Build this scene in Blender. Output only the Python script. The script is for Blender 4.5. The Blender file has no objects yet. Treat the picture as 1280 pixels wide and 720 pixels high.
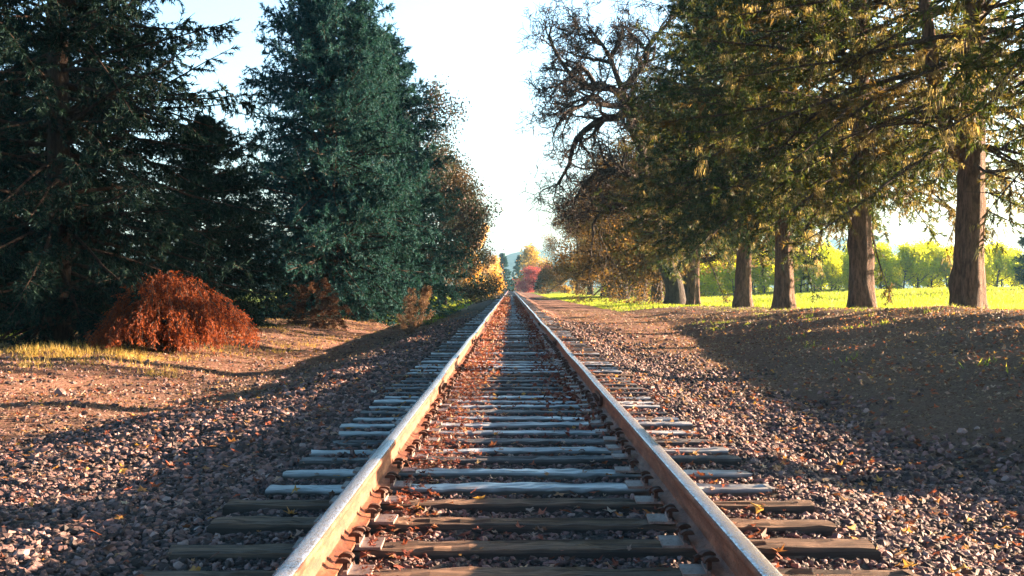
import bpy, math, numpy as np
from math import radians as R

rng = np.random.default_rng(7)
sc = bpy.context.scene
COL = sc.collection
CAMX, CAMZ, F = -0.053, 1.065, 1540.0      # tie tops are z = 0, the track runs along +Y

# ------------------------------------------------------------------ helpers
def smooth(a, b, x):
    t = np.clip((np.asarray(x, float) - a) / (b - a), 0, 1)
    return t * t * (3 - 2 * t)

def tag(o, label=None, cat=None, group=None, kind=None):
    if label: o['label'] = label
    if cat: o['category'] = cat
    if group: o['group'] = group
    if kind: o['kind'] = kind
    return o

def empty(name, loc=(0, 0, 0), rz=0.0, s=1.0):
    o = bpy.data.objects.new(name, None)
    o.empty_display_size = 0.2
    o.location = loc
    o.rotation_euler = (0, 0, rz)
    o.scale = (s, s, s)
    COL.objects.link(o)
    return o

def mesh_np(name, V, faces, mats, rnd=None, smooth_shade=False, midx=None):
    """faces: list of int arrays (M,3) or (M,4)"""
    me = bpy.data.meshes.new(name)
    V = np.asarray(V, np.float32)
    faces = [np.asarray(f, np.int32) for f in faces if len(f)]
    nl = sum(f.size for f in faces)
    npoly = sum(len(f) for f in faces)
    me.vertices.add(len(V))
    me.vertices.foreach_set('co', V.ravel())
    me.loops.add(nl)
    me.loops.foreach_set('vertex_index', np.concatenate([f.ravel() for f in faces]))
    me.polygons.add(npoly)
    tot = np.concatenate([np.full(len(f), f.shape[1], np.int32) for f in faces])
    start = np.concatenate([[0], np.cumsum(tot)[:-1]]).astype(np.int32)
    me.polygons.foreach_set('loop_start', start)
    me.polygons.foreach_set('loop_total', tot)
    me.update(calc_edges=True)
    me.polygons.foreach_set('use_smooth', np.full(npoly, smooth_shade, bool))
    if not isinstance(mats, (list, tuple)): mats = [mats]
    for m in mats: me.materials.append(m)
    if midx is not None:
        me.polygons.foreach_set('material_index', np.asarray(midx, np.int32))
    if rnd is not None:
        rnd = rnd if isinstance(rnd, dict) else {'rnd': rnd}
        for k, v in rnd.items():
            a = me.attributes.new(k, 'FLOAT', 'POINT')
            a.data.foreach_set('value', np.asarray(v, np.float32))
    me.validate()
    return me

def add(name, me, parent=None, loc=(0, 0, 0)):
    o = bpy.data.objects.new(name, me)
    COL.objects.link(o)
    o.location = loc
    if parent is not None: o.parent = parent
    return o

def copy_tree(o, parent=None):
    c = o.copy()
    COL.objects.link(c)
    c.parent = parent
    for ch in list(o.children): copy_tree(ch, c)
    return c

class MB:
    """collects geometry for one mesh"""
    def __init__(s): s.V = []; s.T = []; s.Q = []; s.r = []; s.n = 0
    def put(s, V, T=None, Q=None, rnd=None):
        V = np.asarray(V, float).reshape(-1, 3)
        if T is not None and len(T): s.T.append(np.asarray(T) + s.n)
        if Q is not None and len(Q): s.Q.append(np.asarray(Q) + s.n)
        s.r.append(np.full(len(V), rng.random()) if rnd is None else rnd)
        s.V.append(V); s.n += len(V)
    def box(s, c, d):
        c = np.array(c); d = np.array(d) / 2
        V = np.array([[x, y, z] for x in (-1, 1) for y in (-1, 1) for z in (-1, 1)]) * d + c
        s.put(V, Q=[[0, 1, 3, 2], [4, 6, 7, 5], [0, 4, 5, 1], [2, 3, 7, 6], [0, 2, 6, 4], [1, 5, 7, 3]])
    def mesh(s, name, mats, smooth_shade=False):
        f = []
        if s.T: f.append(np.concatenate(s.T))
        if s.Q: f.append(np.concatenate(s.Q))
        return mesh_np(name, np.concatenate(s.V), f, mats, np.concatenate(s.r), smooth_shade)

def norm(v): return v / np.maximum(np.linalg.norm(v, axis=-1, keepdims=True), 1e-9)

def tubes(mb, P, Rd, sides=5, cap=False):
    """P (N,k,3) polylines, Rd (N,k) radii"""
    N, k, _ = P.shape
    if N == 0: return
    T = np.gradient(P, axis=1) if k > 1 else P
    T = norm(T)
    ref = np.where(np.abs(T[:, :1, 2:3]) > .8, np.array([1., 0, 0]), np.array([0, 0, 1.]))
    A = norm(np.cross(T, np.broadcast_to(ref, T.shape)))
    B = np.cross(T, A)
    a = np.arange(sides) * 2 * math.pi / sides
    ring = P[:, :, None] + Rd[:, :, None, None] * (A[:, :, None] * np.cos(a)[:, None] + B[:, :, None] * np.sin(a)[:, None])
    idx = np.arange(N * k * sides).reshape(N, k, sides)
    q = np.stack([idx[:, :-1], np.roll(idx, -1, 2)[:, :-1], np.roll(idx, -1, 2)[:, 1:], idx[:, 1:]], -1).reshape(-1, 4)
    r = np.repeat(rng.random(N), k * sides)
    mb.put(ring.reshape(-1, 3), Q=q, rnd=r)

def walk(P0, D0, L, k, wig, up):
    """N curving polylines with k points"""
    N = len(P0)
    P = np.zeros((N, k, 3)); P[:, 0] = P0
    D = norm(D0); seg = (L / (k - 1))[:, None]
    for i in range(1, k):
        D = norm(D + rng.normal(0, wig, (N, 3)) + np.array([0, 0, up]))
        P[:, i] = P[:, i - 1] + D * seg
    return P

def at(P, t):
    """points and tangents of polylines P (N,k,3) at t (N,m)"""
    N, k, _ = P.shape
    x = np.clip(t, 0, .9999) * (k - 1)
    i = x.astype(int); f = (x - i)[..., None]
    n = np.arange(N)[:, None]
    a, b = P[n, i], P[n, i + 1]
    return a + (b - a) * f, norm(b - a)

def perp(D):
    return norm(np.cross(D, rng.normal(size=D.shape)))

def blades(mb, P, D, L, W):
    """thin needle / blade triangles"""
    N = len(P); D = norm(D)
    S = perp(D) * (np.broadcast_to(W, N)[:, None] / 2)
    V = np.stack([P - S, P + S, P + D * np.broadcast_to(L, N)[:, None]], 1).reshape(-1, 3)
    mb.put(V, T=np.arange(N * 3).reshape(N, 3), rnd=np.repeat(rng.random(N), 3))

def leaves(mb, P, D, L, W):
    """folded diamond leaves"""
    N = len(P); D = norm(D)
    L = np.broadcast_to(L, N)[:, None]; W = np.broadcast_to(W, N)[:, None]
    S = perp(D); U = np.cross(D, S)
    mid = P + D * L * .5 + U * W * .15
    V = np.stack([P, mid + S * W / 2, P + D * L, mid - S * W / 2], 1).reshape(-1, 3)
    i = np.arange(N)[:, None] * 4
    mb.put(V, T=np.concatenate([i + [0, 1, 2], i + [0, 2, 3]]), rnd=np.repeat(rng.random(N), 4))

# ------------------------------------------------------------------ materials
class NT:
    def __init__(s, name):
        s.m = bpy.data.materials.new(name); s.m.use_nodes = True
        s.t = s.m.node_tree; s.t.nodes.clear()
        s.out = s.n('ShaderNodeOutputMaterial')
    def n(s, typ, **kw):
        x = s.t.nodes.new(typ)
        for k, v in kw.items(): setattr(x, k, v)
        return x
    def l(s, a, b): s.t.links.new(a, b)
    def coord(s, scale=(1, 1, 1), which='Object'):
        c = s.n('ShaderNodeTexCoord'); mp = s.n('ShaderNodeMapping')
        mp.inputs['Scale'].default_value = scale
        s.l(c.outputs[which], mp.inputs['Vector']); return mp.outputs['Vector']
    def noise(s, vec, scale, detail=4, rough=.6):
        x = s.n('ShaderNodeTexNoise'); x.inputs['Scale'].default_value = scale
        x.inputs['Detail'].default_value = detail; x.inputs['Roughness'].default_value = rough
        s.l(vec, x.inputs['Vector']); return x.outputs['Fac']
    def ramp(s, fac, stops):
        x = s.n('ShaderNodeValToRGB'); e = x.color_ramp.elements
        while len(e) < len(stops): e.new(.5)
        for i, (p, c) in enumerate(stops):
            e[i].position = p; e[i].color = (*c, 1)
        s.l(fac, x.inputs['Fac']); return x.outputs['Color']
    def mix(s, fac, a, b, typ='MIX'):
        x = s.n('ShaderNodeMix', data_type='RGBA', blend_type=typ)
        for sock, v in ((x.inputs['Factor'], fac), (x.inputs['A'], a), (x.inputs['B'], b)):
            if hasattr(v, 'is_linked'): s.l(v, sock)
            elif isinstance(v, (int, float)): sock.default_value = v
            else: sock.default_value = (*v, 1)
        return x.outputs['Result']
    def attr(s, name):
        x = s.n('ShaderNodeAttribute'); x.attribute_name = name; return x.outputs['Fac']
    def math(s, op, a, b=0.0, clamp=False):
        x = s.n('ShaderNodeMath', operation=op, use_clamp=clamp)
        for sock, v in zip(x.inputs, (a, b)):
            if hasattr(v, 'is_linked'): s.l(v, sock)
            else: sock.default_value = v
        return x.outputs[0]
    def bump(s, h, strength=.5, dist=.02):
        x = s.n('ShaderNodeBump'); x.inputs['Strength'].default_value = strength
        x.inputs['Distance'].default_value = dist; s.l(h, x.inputs['Height']); return x.outputs['Normal']
    def principled(s, col, rough=.8, metal=0.0, nrm=None, spec=.5):
        p = s.n('ShaderNodeBsdfPrincipled')
        for k, v in (('Base Color', col), ('Roughness', rough), ('Metallic', metal), ('Specular IOR Level', spec)):
            if hasattr(v, 'is_linked'): s.l(v, p.inputs[k])
            elif k == 'Base Color': p.inputs[k].default_value = (*v, 1)
            else: p.inputs[k].default_value = v
        if nrm is not None: s.l(nrm, p.inputs['Normal'])
        s.l(p.outputs[0], s.out.inputs['Surface']); return p

def leaf_mat(name, stops, trans=.4, tcol=1.3, rough=.6, patch=None, spec=.2):
    """diffuse plus translucent leaf, colour picked per leaf; patch: second palette in big noise patches"""
    n = NT(name)
    col = n.ramp(n.attr('rnd'), stops)
    if patch:
        col2 = n.ramp(n.attr('rnd'), patch[0])
        f = n.noise(n.coord(), patch[1], 2)
        f = n.math('MULTIPLY', n.math('SUBTRACT', f, patch[2]), 8, True)
        col = n.mix(f, col, col2)
    p = n.principled(col, rough, spec=spec)
    tr = n.n('ShaderNodeBsdfTranslucent')
    n.l(n.mix(1.0, col, (tcol, tcol, tcol * .6), 'MULTIPLY'), tr.inputs['Color'])
    ms = n.n('ShaderNodeMixShader'); ms.inputs[0].default_value = trans
    n.l(p.outputs[0], ms.inputs[1]); n.l(tr.outputs[0], ms.inputs[2])
    n.l(ms.outputs[0], n.out.inputs['Surface'])
    return n.m

def bark_mat(name, dark, light, scale=6):
    n = NT(name)
    v = n.coord((1, 1, .22))
    f = n.noise(v, scale, 8, .75)
    f2 = n.noise(n.coord(), 1.3, 3)
    col = n.mix(n.math('MULTIPLY', f2, .5), n.ramp(f, [(.42, dark), (.58, light)]), tuple(c * 1.2 for c in light))
    n.principled(col, .9, nrm=n.bump(f, 1, .14), spec=.2)
    return n.m

M = {}
M['bark'] = bark_mat('fir_bark', (.022, .013, .010), (.17, .10, .066), 13)
M['sprucebark'] = bark_mat('spruce_bark', (.012, .008, .007), (.055, .036, .028), 13)
M['oakbark'] = bark_mat('oak_bark', (.016, .013, .012), (.065, .05, .042), 10)
M['twig'] = bark_mat('twig_bark', (.03, .02, .016), (.08, .055, .045), 20)
M['spruce'] = leaf_mat('spruce_needles', [(0, (.006, .017, .017)), (.6, (.010, .029, .027)), (1, (.026, .052, .040))], .15, rough=.8, spec=.06)
M['fir'] = leaf_mat('fir_needles', [(0, (.010, .046, .052)), (.6, (.019, .072, .080)), (1, (.038, .090, .086))], .2, rough=.8, spec=.08)
M['pine'] = leaf_mat('pine_needles', [(0, (.026, .046, .012)), (.6, (.056, .080, .018)), (1, (.12, .11, .030))], .45,
                    patch=([(0, (.08, .055, .02)), (1, (.17, .11, .04))], .55, .51))
M['darkpine'] = leaf_mat('dark_pine_needles', [(0, (.014, .034, .018)), (.6, (.030, .058, .028)), (1, (.075, .085, .03))], .35,
                        patch=([(0, (.055, .042, .018)), (1, (.13, .09, .035))], .5, .55), spec=.1)
M['lichen'] = leaf_mat('hanging_lichen', [(0, (.14, .11, .05)), (.6, (.26, .20, .095)), (1, (.38, .31, .17))], .55)
M['brownleaf'] = leaf_mat('brown_oak_leaves', [(0, (.055, .035, .018)), (.5, (.11, .065, .028)), (1, (.19, .11, .04))], .5,
                          patch=([(0, (.04, .05, .02)), (1, (.09, .09, .03))], .5, .52))
M['darkbrownleaf'] = leaf_mat('dark_brown_oak_leaves', [(0, (.03, .028, .016)), (.5, (.06, .038, .018)), (1, (.11, .065, .028))], .25,
                             patch=([(0, (.02, .035, .022)), (1, (.05, .055, .025))], .4, .48))
M['redtwigleaf'] = leaf_mat('dull_red_leaves', [(0, (.015, .035, .03)), (.6, (.03, .04, .03)), (1, (.09, .04, .035))], .2)
M['yellow'] = leaf_mat('yellow_leaves', [(0, (.30, .16, .035)), (.5, (.46, .25, .045)), (1, (.60, .38, .09))], .4)
M['palegold'] = leaf_mat('pale_gold_leaves', [(0, (.42, .28, .14)), (1, (.60, .42, .22))], .4)
M['goldgreen'] = leaf_mat('gold_green_leaves', [(0, (.20, .16, .03)), (.5, (.40, .25, .04)), (1, (.55, .36, .06))], .4)
M['crimson'] = leaf_mat('crimson_leaves', [(0, (.22, .03, .06)), (.5, (.40, .06, .08)), (1, (.50, .14, .12))], .4)
M['orchard'] = leaf_mat('orchard_leaves', [(0, (.32, .41, .02)), (.5, (.52, .57, .03)), (1, (.70, .65, .06))], .8)
M['darkbush'] = leaf_mat('dark_evergreen_leaves', [(0, (.012, .025, .014)), (1, (.03, .05, .025))], .15)
M['rust'] = leaf_mat('flare_rust_sprays', [(0, (.10, .022, .010)), (.5, (.22, .050, .018)), (1, (.36, .10, .034))], .4)
M['weed'] = leaf_mat('dry_weed_leaves', [(0, (.09, .05, .036)), (1, (.20, .12, .08))], .35)
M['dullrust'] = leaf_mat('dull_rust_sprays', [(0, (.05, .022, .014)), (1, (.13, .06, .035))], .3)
M['drygrass'] = leaf_mat('dry_grass', [(0, (.22, .15, .04)), (.6, (.38, .26, .07)), (1, (.5, .38, .14))], .4)
M['grass'] = leaf_mat('field_grass', [(0, (.10, .17, .014)), (.6, (.19, .27, .02)), (1, (.36, .36, .055))], .55, patch=([(0, (.14, .15, .035)), (1, (.32, .28, .10))], .16, .52))
M['litter'] = leaf_mat('fallen_leaf', [(0, (.09, .045, .03)), (.25, (.20, .07, .045)), (.4, (.34, .09, .05)), (.55, (.26, .16, .13)),
                                       (.72, (.40, .28, .24)), (.86, (.46, .20, .07)), (.96, (.50, .30, .08)), (1, (.5, .42, .4))], .3, 1.2)
M['redlitter'] = leaf_mat('red_fallen_leaf', [(0, (.08, .03, .026)), (.35, (.18, .052, .038)), (.65, (.25, .08, .058)), (.85, (.30, .17, .14)), (1, (.40, .33, .30))], .3, 1.2)

def gravel_mat():
    n = NT('ballast_stone')
    base = n.ramp(n.attr('rnd'), [(0, (.028, .022, .021)), (.4, (.085, .055, .050)), (.7, (.19, .108, .097)), (.9, (.30, .17, .152)), (1, (.40, .28, .25))])
    f = n.noise(n.coord(), 45, 4)
    n.principled(n.mix(f, base, n.mix(1, base, (.62, .6, .62), 'MULTIPLY')), .75, nrm=n.bump(f, .5, .01), spec=.4)
    return n.m
M['stone'] = gravel_mat()

def ground_mat():
    n = NT('ground_surface')
    v = n.coord()
    fine, mid, big = n.noise(v, 38, 5, .75), n.noise(v, 6, 5, .7), n.noise(v, .35, 3)
    dirt = n.ramp(fine, [(.3, (.07, .048, .037)), (.52, (.20, .135, .102)), (.72, (.36, .25, .195))])
    dirt = n.mix(n.math('MULTIPLY', mid, .55), dirt, (.19, .12, .092))
    bal = n.ramp(fine, [(.32, (.035, .032, .032)), (.55, (.12, .105, .10)), (.75, (.26, .22, .21))])
    red = n.ramp(fine, [(.3, (.07, .032, .025)), (.5, (.20, .095, .07)), (.72, (.36, .22, .17))])
    grs = n.ramp(mid, [(.3, (.07, .13, .012)), (.7, (.19, .25, .03))])
    dry = n.ramp(mid, [(.3, (.24, .17, .08)), (.7, (.42, .33, .18))])
    c = n.mix(n.math('ADD', n.attr('ballast'), n.math('MULTIPLY', n.math('SUBTRACT', mid, .5), .8), True), dirt, bal)
    c = n.mix(n.math('ADD', n.attr('red'), n.math('MULTIPLY', n.math('SUBTRACT', mid, .5), n.attr('red')), True), c, red)
    c = n.mix(n.attr('dry'), c, dry)
    g = n.math('MULTIPLY', n.math('ADD', n.math('SUBTRACT', n.attr('grass'), .5), n.math('MULTIPLY', n.math('SUBTRACT', mid, .5), .9)), 4)
    g = n.math('ADD', g, .5, True)
    c = n.mix(g, c, grs)
    h = n.math('ADD', fine, n.math('MULTIPLY', mid, 1.5))
    n.principled(c, .95, nrm=n.bump(h, .9, .05), spec=.1)
    return n.m
M['ground'] = ground_mat()

def tie_mat(name, dark, mid, light, rough):
    n = NT(name)
    oi = n.n('ShaderNodeObjectInfo')
    c = n.n('ShaderNodeTexCoord')
    off = n.n('ShaderNodeVectorMath', operation='ADD')
    sc3 = n.n('ShaderNodeVectorMath', operation='SCALE'); sc3.inputs['Scale'].default_value = 37.0
    cmb = n.n('ShaderNodeCombineXYZ')
    for i in range(3): n.l(oi.outputs['Random'], cmb.inputs[i])
    n.l(cmb.outputs[0], sc3.inputs[0]); n.l(c.outputs['Object'], off.inputs[0]); n.l(sc3.outputs[0], off.inputs[1])
    mp = n.n('ShaderNodeMapping'); mp.inputs['Scale'].default_value = (1.2, 28, 28)
    n.l(off.outputs[0], mp.inputs['Vector'])
    g = n.noise(mp.outputs[0], 2.2, 6, .7)
    b = n.noise(off.outputs[0], 3.0, 4)
    col = n.ramp(g, [(.34, dark), (.5, mid), (.68, light)])
    col = n.mix(n.ramp(b, [(.40, (0, 0, 0)), (.70, (.75, .75, .75))]), col, dark)
    mp2 = n.n('ShaderNodeMapping'); mp2.inputs['Scale'].default_value = (.5, 46, 8)
    n.l(off.outputs[0], mp2.inputs['Vector'])
    crack = n.math('MULTIPLY', n.math('SUBTRACT', .36, n.noise(mp2.outputs[0], 1.6, 3, .5)), 14, True)
    col = n.mix(crack, col, (.012, .009, .008))
    col = n.mix(n.attr('side'), col, (.022, .016, .013))  # tie sides darkened in colour: unbleached wood, with their shade painted in
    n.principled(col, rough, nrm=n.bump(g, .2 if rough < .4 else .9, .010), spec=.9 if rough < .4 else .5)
    return n.m
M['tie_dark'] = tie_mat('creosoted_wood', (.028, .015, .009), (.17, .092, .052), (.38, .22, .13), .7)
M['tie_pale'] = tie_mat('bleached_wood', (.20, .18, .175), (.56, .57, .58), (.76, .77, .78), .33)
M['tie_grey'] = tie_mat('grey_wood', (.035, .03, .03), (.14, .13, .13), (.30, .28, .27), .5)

def rust_mat(name, stops, rough, metal):
    n = NT(name)
    a = n.noise(n.coord((1, .25, 1)), 16, 6, .7); b = n.noise(n.coord((1, .5, 1)), 90, 3)
    pit = n.math('MULTIPLY', n.math('SUBTRACT', n.noise(n.coord((1, .6, 1)), 55, 5, .8), .52), 7, True)
    streak = n.noise(n.coord((1, .04, 1)), 60, 4, .7)
    col = n.mix(n.math('MULTIPLY', pit, .65), n.ramp(a, stops), tuple(c * .25 for c in stops[0][1]))
    col = n.mix(n.math('MULTIPLY', streak, .5), col, stops[0][1])
    n.principled(col, rough, metal, nrm=n.bump(n.math('ADD', b, pit), .5, .004), spec=.4)
    return n.m
M['rust_rail'] = rust_mat('rusted_rail_side', [(.32, (.085, .026, .013)), (.5, (.19, .066, .030)), (.68, (.36, .155, .08))], .55, .1)
M['rail_top'] = rust_mat('worn_rail_top', [(.3, (.54, .52, .53)), (.7, (.74, .73, .75))], .26, .75)
M['rust_dark'] = rust_mat('dark_rust', [(.3, (.035, .016, .011)), (.7, (.13, .055, .035))], .7, .1)
M['plate'] = rust_mat('plate_steel', [(.3, (.13, .085, .07)), (.7, (.42, .33, .30))], .45, .4)

# ------------------------------------------------------------------ terrain
def base_noise(X, Y):
    return (.05 * np.sin(X * 1.7 + Y * .31) * np.sin(Y * .83 - X * .4) + .03 * np.sin(X * 3.1 - Y * 1.9) * np.sin(Y * 2.3 + X * 1.1))

YL = [0, 8, 20, 50, 90, 400]
def Hgt(X, Y):
    X = np.asarray(X, float); Y = np.asarray(Y, float)
    # left side
    d = np.interp(Y, YL, [-.20, -.22, -.48, -.80, -.72, -.5])
    b = np.interp(Y, [0, 15, 30, 60, 400], [-.10, -.12, -.22, -.40, -.40])
    xl = -X
    hl = -.06 + (d + .06) * smooth(1.5, 4.4, xl)
    hl = hl + (b - d) * smooth(4.6, 8.5, xl)
    # right side
    xf = np.interp(Y, [0, 6, 8, 10, 20, 50, 100], [4.2, 3.7, 3.2, 3.0, 3.9, 6.0, 6.0])
    fh = np.interp(Y, [0, 10, 50, 400], [-.16, -.22, -.24, -.24])
    c = np.interp(Y, [0, 25, 37, 48, 56, 80, 120, 400], [.66, .66, .48, .30, .24, .0, -.05, -.05])
    t = np.interp(Y, [0, 28, 37, 48, 56, 80, 120, 400], [.5, .5, .38, .18, .16, -.12, -.1, -.1])
    hr = -.06 + (fh + .06) * smooth(1.5, 2.2, X)
    s = np.clip((X - xf) / 4.5, 0, 1)
    hr = hr + (c - fh) * (1 - (1 - s) ** 1.25)
    hr = hr + (t - c) * smooth(8.6, 10.4, X)
    hr = hr + (.9 - t) * smooth(13, 45, X)
    h = np.where(X < 0, hl, hr)
    h = h + (.030 - .010 * smooth(9, 4, Y)) * smooth(1.6, 1.2, np.abs(X)) + .008 * np.sin(X * 9 + Y * 3) * np.sin(Y * 12.7)
    amp = smooth(1.4, 2.6, np.abs(X))
    h = h + base_noise(X, Y) * amp * np.where(X > 12, .4, np.where(X > 2.2, .5, 1))
    # keep the puddle's bed flat
    return h

def ground():
    def ax(segs):
        out = []
        for a, b_, st in segs: out.append(np.arange(a, b_, st))
        return np.concatenate(out + [[segs[-1][1]]])
    xs = ax([(-2600, -200, 200), (-200, -40, 16), (-40, -14, 2), (-14, -8, .4), (-8, 8, .08), (8, 16, .25), (16, 50, 1.5), (50, 200, 15), (200, 2600, 200)])
    ys = ax([(-60, -2, 4), (-2, 3, .5), (3, 16, .08), (16, 40, .25), (40, 110, 1), (110, 400, 6), (400, 1200, 60), (1200, 3600, 300)])
    X, Y = np.meshgrid(xs, ys)
    Z = Hgt(X, Y)
    near = (np.abs(X) < 8) & (Y > 2) & (Y < 40)
    Z = Z + near * rng.normal(0, .008, X.shape)
    n, m = X.shape
    i = np.arange(n * m).reshape(n, m)
    q = np.stack([i[:-1, :-1], i[:-1, 1:], i[1:, 1:], i[1:, :-1]], -1).reshape(-1, 4)
    ax_ = np.abs(X)
    # natural zones of the surface material
    wob = .35 * np.sin(Y * .7) + .25 * np.sin(Y * 1.9 + 1)
    gr = smooth(11.0, 12.2, X + wob)
    gr = np.maximum(gr, smooth(62, 75, Y) * smooth(6.3 - .012 * np.clip(Y, 0, 150), 7.2 - .012 * np.clip(Y, 0, 150), X + wob * .6))
    gl = smooth(58, 72, Y) * smooth(3.6, 4.6, -X + wob * .5) * (1 - smooth(240, 300, Y))
    gl = np.maximum(gl, smooth(11.5, 14, -X))
    grass = np.maximum(gr, gl)
    dry = smooth(120, 128, Y) * smooth(14, 18, X) * .75
    dry = np.maximum(dry, .5 * smooth(9, 12, -X) * (1 - smooth(40, 50, Y)))
    ball = 1 - smooth(1.9, 3.0, ax_ + np.where(X > 0, -.25, wob * .5 - .8 * (Y < 12)))
    red = np.where(X < 0, .75 * smooth(3.2, 5.5, -X), .0)
    red = np.maximum(red, np.where(X > 1.3, .75 * smooth(15, 32, Y) * (1 - smooth(7, 10, X)), 0))
    red = np.maximum(red, np.where((X > -.75) & (X < .75), .8 * smooth(8, 14, Y), 0))
    me = mesh_np('ground', np.stack([X, Y, Z], -1).reshape(-1, 3), [q], M['ground'],
                 {'grass': grass.ravel(), 'dry': dry.ravel(), 'ballast': ball.ravel(), 'red': red.ravel()}, True)
    tag(add('ground', me), kind='structure')
ground()

# ------------------------------------------------------------------ ballast stones
def ico():
    t = (1 + 5 ** .5) / 2
    v = norm(np.array([[-1, t, 0], [1, t, 0], [-1, -t, 0], [1, -t, 0], [0, -1, t], [0, 1, t], [0, -1, -t], [0, 1, -t], [t, 0, -1], [t, 0, 1], [-t, 0, -1], [-t, 0, 1]], float))
    f = np.array([[0, 11, 5], [0, 5, 1], [0, 1, 7], [0, 7, 10], [0, 10, 11], [1, 5, 9], [5, 11, 4], [11, 10, 2], [10, 7, 6], [7, 1, 8],
                  [3, 9, 4], [3, 4, 2], [3, 2, 6], [3, 6, 8], [3, 8, 9], [4, 9, 5], [2, 4, 11], [6, 2, 10], [8, 6, 7], [9, 8, 1]])
    return v, f
IV, IF = ico()

def rotmats(N, tilt=1.0):
    a = rng.random(N) * 2 * math.pi
    ax = norm(rng.normal(size=(N, 3)))
    K = np.zeros((N, 3, 3))
    K[:, 0, 1], K[:, 0, 2], K[:, 1, 2] = -ax[:, 2], ax[:, 1], -ax[:, 0]
    K[:, 1, 0], K[:, 2, 0], K[:, 2, 1] = ax[:, 2], -ax[:, 1], ax[:, 0]
    I = np.eye(3)
    s, c = np.sin(a)[:, None, None], np.cos(a)[:, None, None]
    return I + s * K + (1 - c) * (K @ K)

def stones(mb, X, Y, size, lift=.25):
    N = len(X)
    if not N: return
    V = IV[None] * (1 + rng.normal(0, .22, (N, 12, 1)))
    V = V * (rng.uniform(.55, 1.25, (N, 1, 3))) * size[:, None, None]
    V = np.einsum('nij,nkj->nki', rotmats(N), V)
    V[:, :, 2] *= .8
    Z = Hgt(X, Y) + size * lift
    V = V + np.stack([X, Y, Z], -1)[:, None]
    f = (IF[None] + (np.arange(N) * 12)[:, None, None]).reshape(-1, 3)
    mb.put(V.reshape(-1, 3), T=f, rnd=np.repeat(rng.random(N), 12))

def in_view(y0, y1, density, xlo=None, xhi=None):
    """random ground points inside the camera's wedge"""
    w = .46
    A = (y1 - y0) * (y1 + y0) * w + (y1 - y0) * 2
    N = int(A * density)
    Y = np.sqrt(rng.uniform(y0 ** 2, y1 ** 2, N))
    X = rng.uniform(-1, 1, N) * (w * Y + 1)
    k = np.ones(N, bool)
    if xlo is not None: k &= X > xlo
    if xhi is not None: k &= X < xhi
    return X[k], Y[k]

tie_y = [4.00, 4.50, 5.00, 5.52, 6.03, 6.48, 7.04, 7.56, 8.03]
while len(tie_y) < 290: tie_y.append(tie_y[-1] + .495 + rng.normal(0, .018))
tie_y = np.array(tie_y) + .10
TIEW = .185
# kinds: near dark ones, then a run of bleached ones
kinds = []
for i in range(290):
    if i < 5: kinds.append('dark')
    elif i < 17: kinds.append('grey' if i in (7, 9, 13) else 'pale')
    else: kinds.append(rng.choice(['grey', 'grey', 'dark', 'pale']))
HALF = {'dark': 1.44, 'pale': 1.33, 'grey': 1.34}
half = np.array([HALF[k] for k in kinds]) + rng.normal(0, .025, 290)

def off_ties(X, Y, pad=.0):
    j = np.clip(np.searchsorted(tie_y, Y), 1, len(tie_y) - 1)
    d = np.minimum(np.abs(Y - tie_y[j - 1]), np.abs(Y - tie_y[j]))
    jj = np.where(np.abs(Y - tie_y[j - 1]) < np.abs(Y - tie_y[j]), j - 1, j)
    return (d > TIEW / 2 + pad) | (np.abs(X) > half[jj] + pad)

mb = MB()
def bank_keep(X, Y):
    """thin the stones out where the dirt bank starts"""
    p = 1 - smooth(2.5, 3.7, X + .25 * np.sin(Y * 1.3) - np.clip(8 - Y, 0, 4) * .3)
    p = np.where(X < 0, 1 - .88 * smooth(1.8, 3.4, -X - np.where(Y < 14, (14 - Y) * .55, 0)), p)
    return rng.random(len(X)) < np.maximum(p, .012)
for y0, y1, dens, s0, s1 in ((3.2, 8, 1700, .010, .029), (8, 13, 700, .013, .037), (13, 22, 220, .018, .042), (22, 45, 45, .025, .05)):
    X, Y = in_view(y0, y1, dens)
    k = bank_keep(X, Y) & off_ties(X, Y, .015) & (np.abs(np.abs(X) - .755) > .085)
    X, Y = X[k], Y[k]
    s = rng.uniform(0, 1, len(X)) ** 1.8 * (s1 - s0) + s0
    inner = np.abs(X) < 1.35
    stones(mb, X, Y, np.where(inner, s * .75, s), lift=.3)
tag(add('gravel', mb.mesh('gravel', M['stone'])), 'grey crushed stone ballast heaped around the ties and spread beside the track', 'gravel', kind='stuff')

# single larger rocks one can point at
def rock(name, px, py, hz, size, label):
    y = F * (CAMZ - hz) / (py - 359.5); x = CAMX + (px - 638) / F * y
    mb = MB()
    V = IV * (1 + rng.normal(0, .18, (12, 1))) * np.array([1.1, .8, .8]) * size
    m = bpy.data.meshes.new(name)
    me = mesh_np(name, V, [IF], M['stone'], np.full(12, .78), False)
    o = add(name, me, loc=(x, y, float(Hgt(x, y)) + size * .45))
    tag(o, label, 'rock')
rock('rock', 75, 486, -.2, .085, 'brown rock standing above the gravel near the dark tree shadow on the far left')
rock('rock', 52, 562, -.2, .06, 'rounded dark rock in the gravel at the left edge below the upright brown rock')
rock('rock', 225, 549, -.2, .045, 'small pale buff rock where the sunlit gravel meets the shaded ballast')

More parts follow.
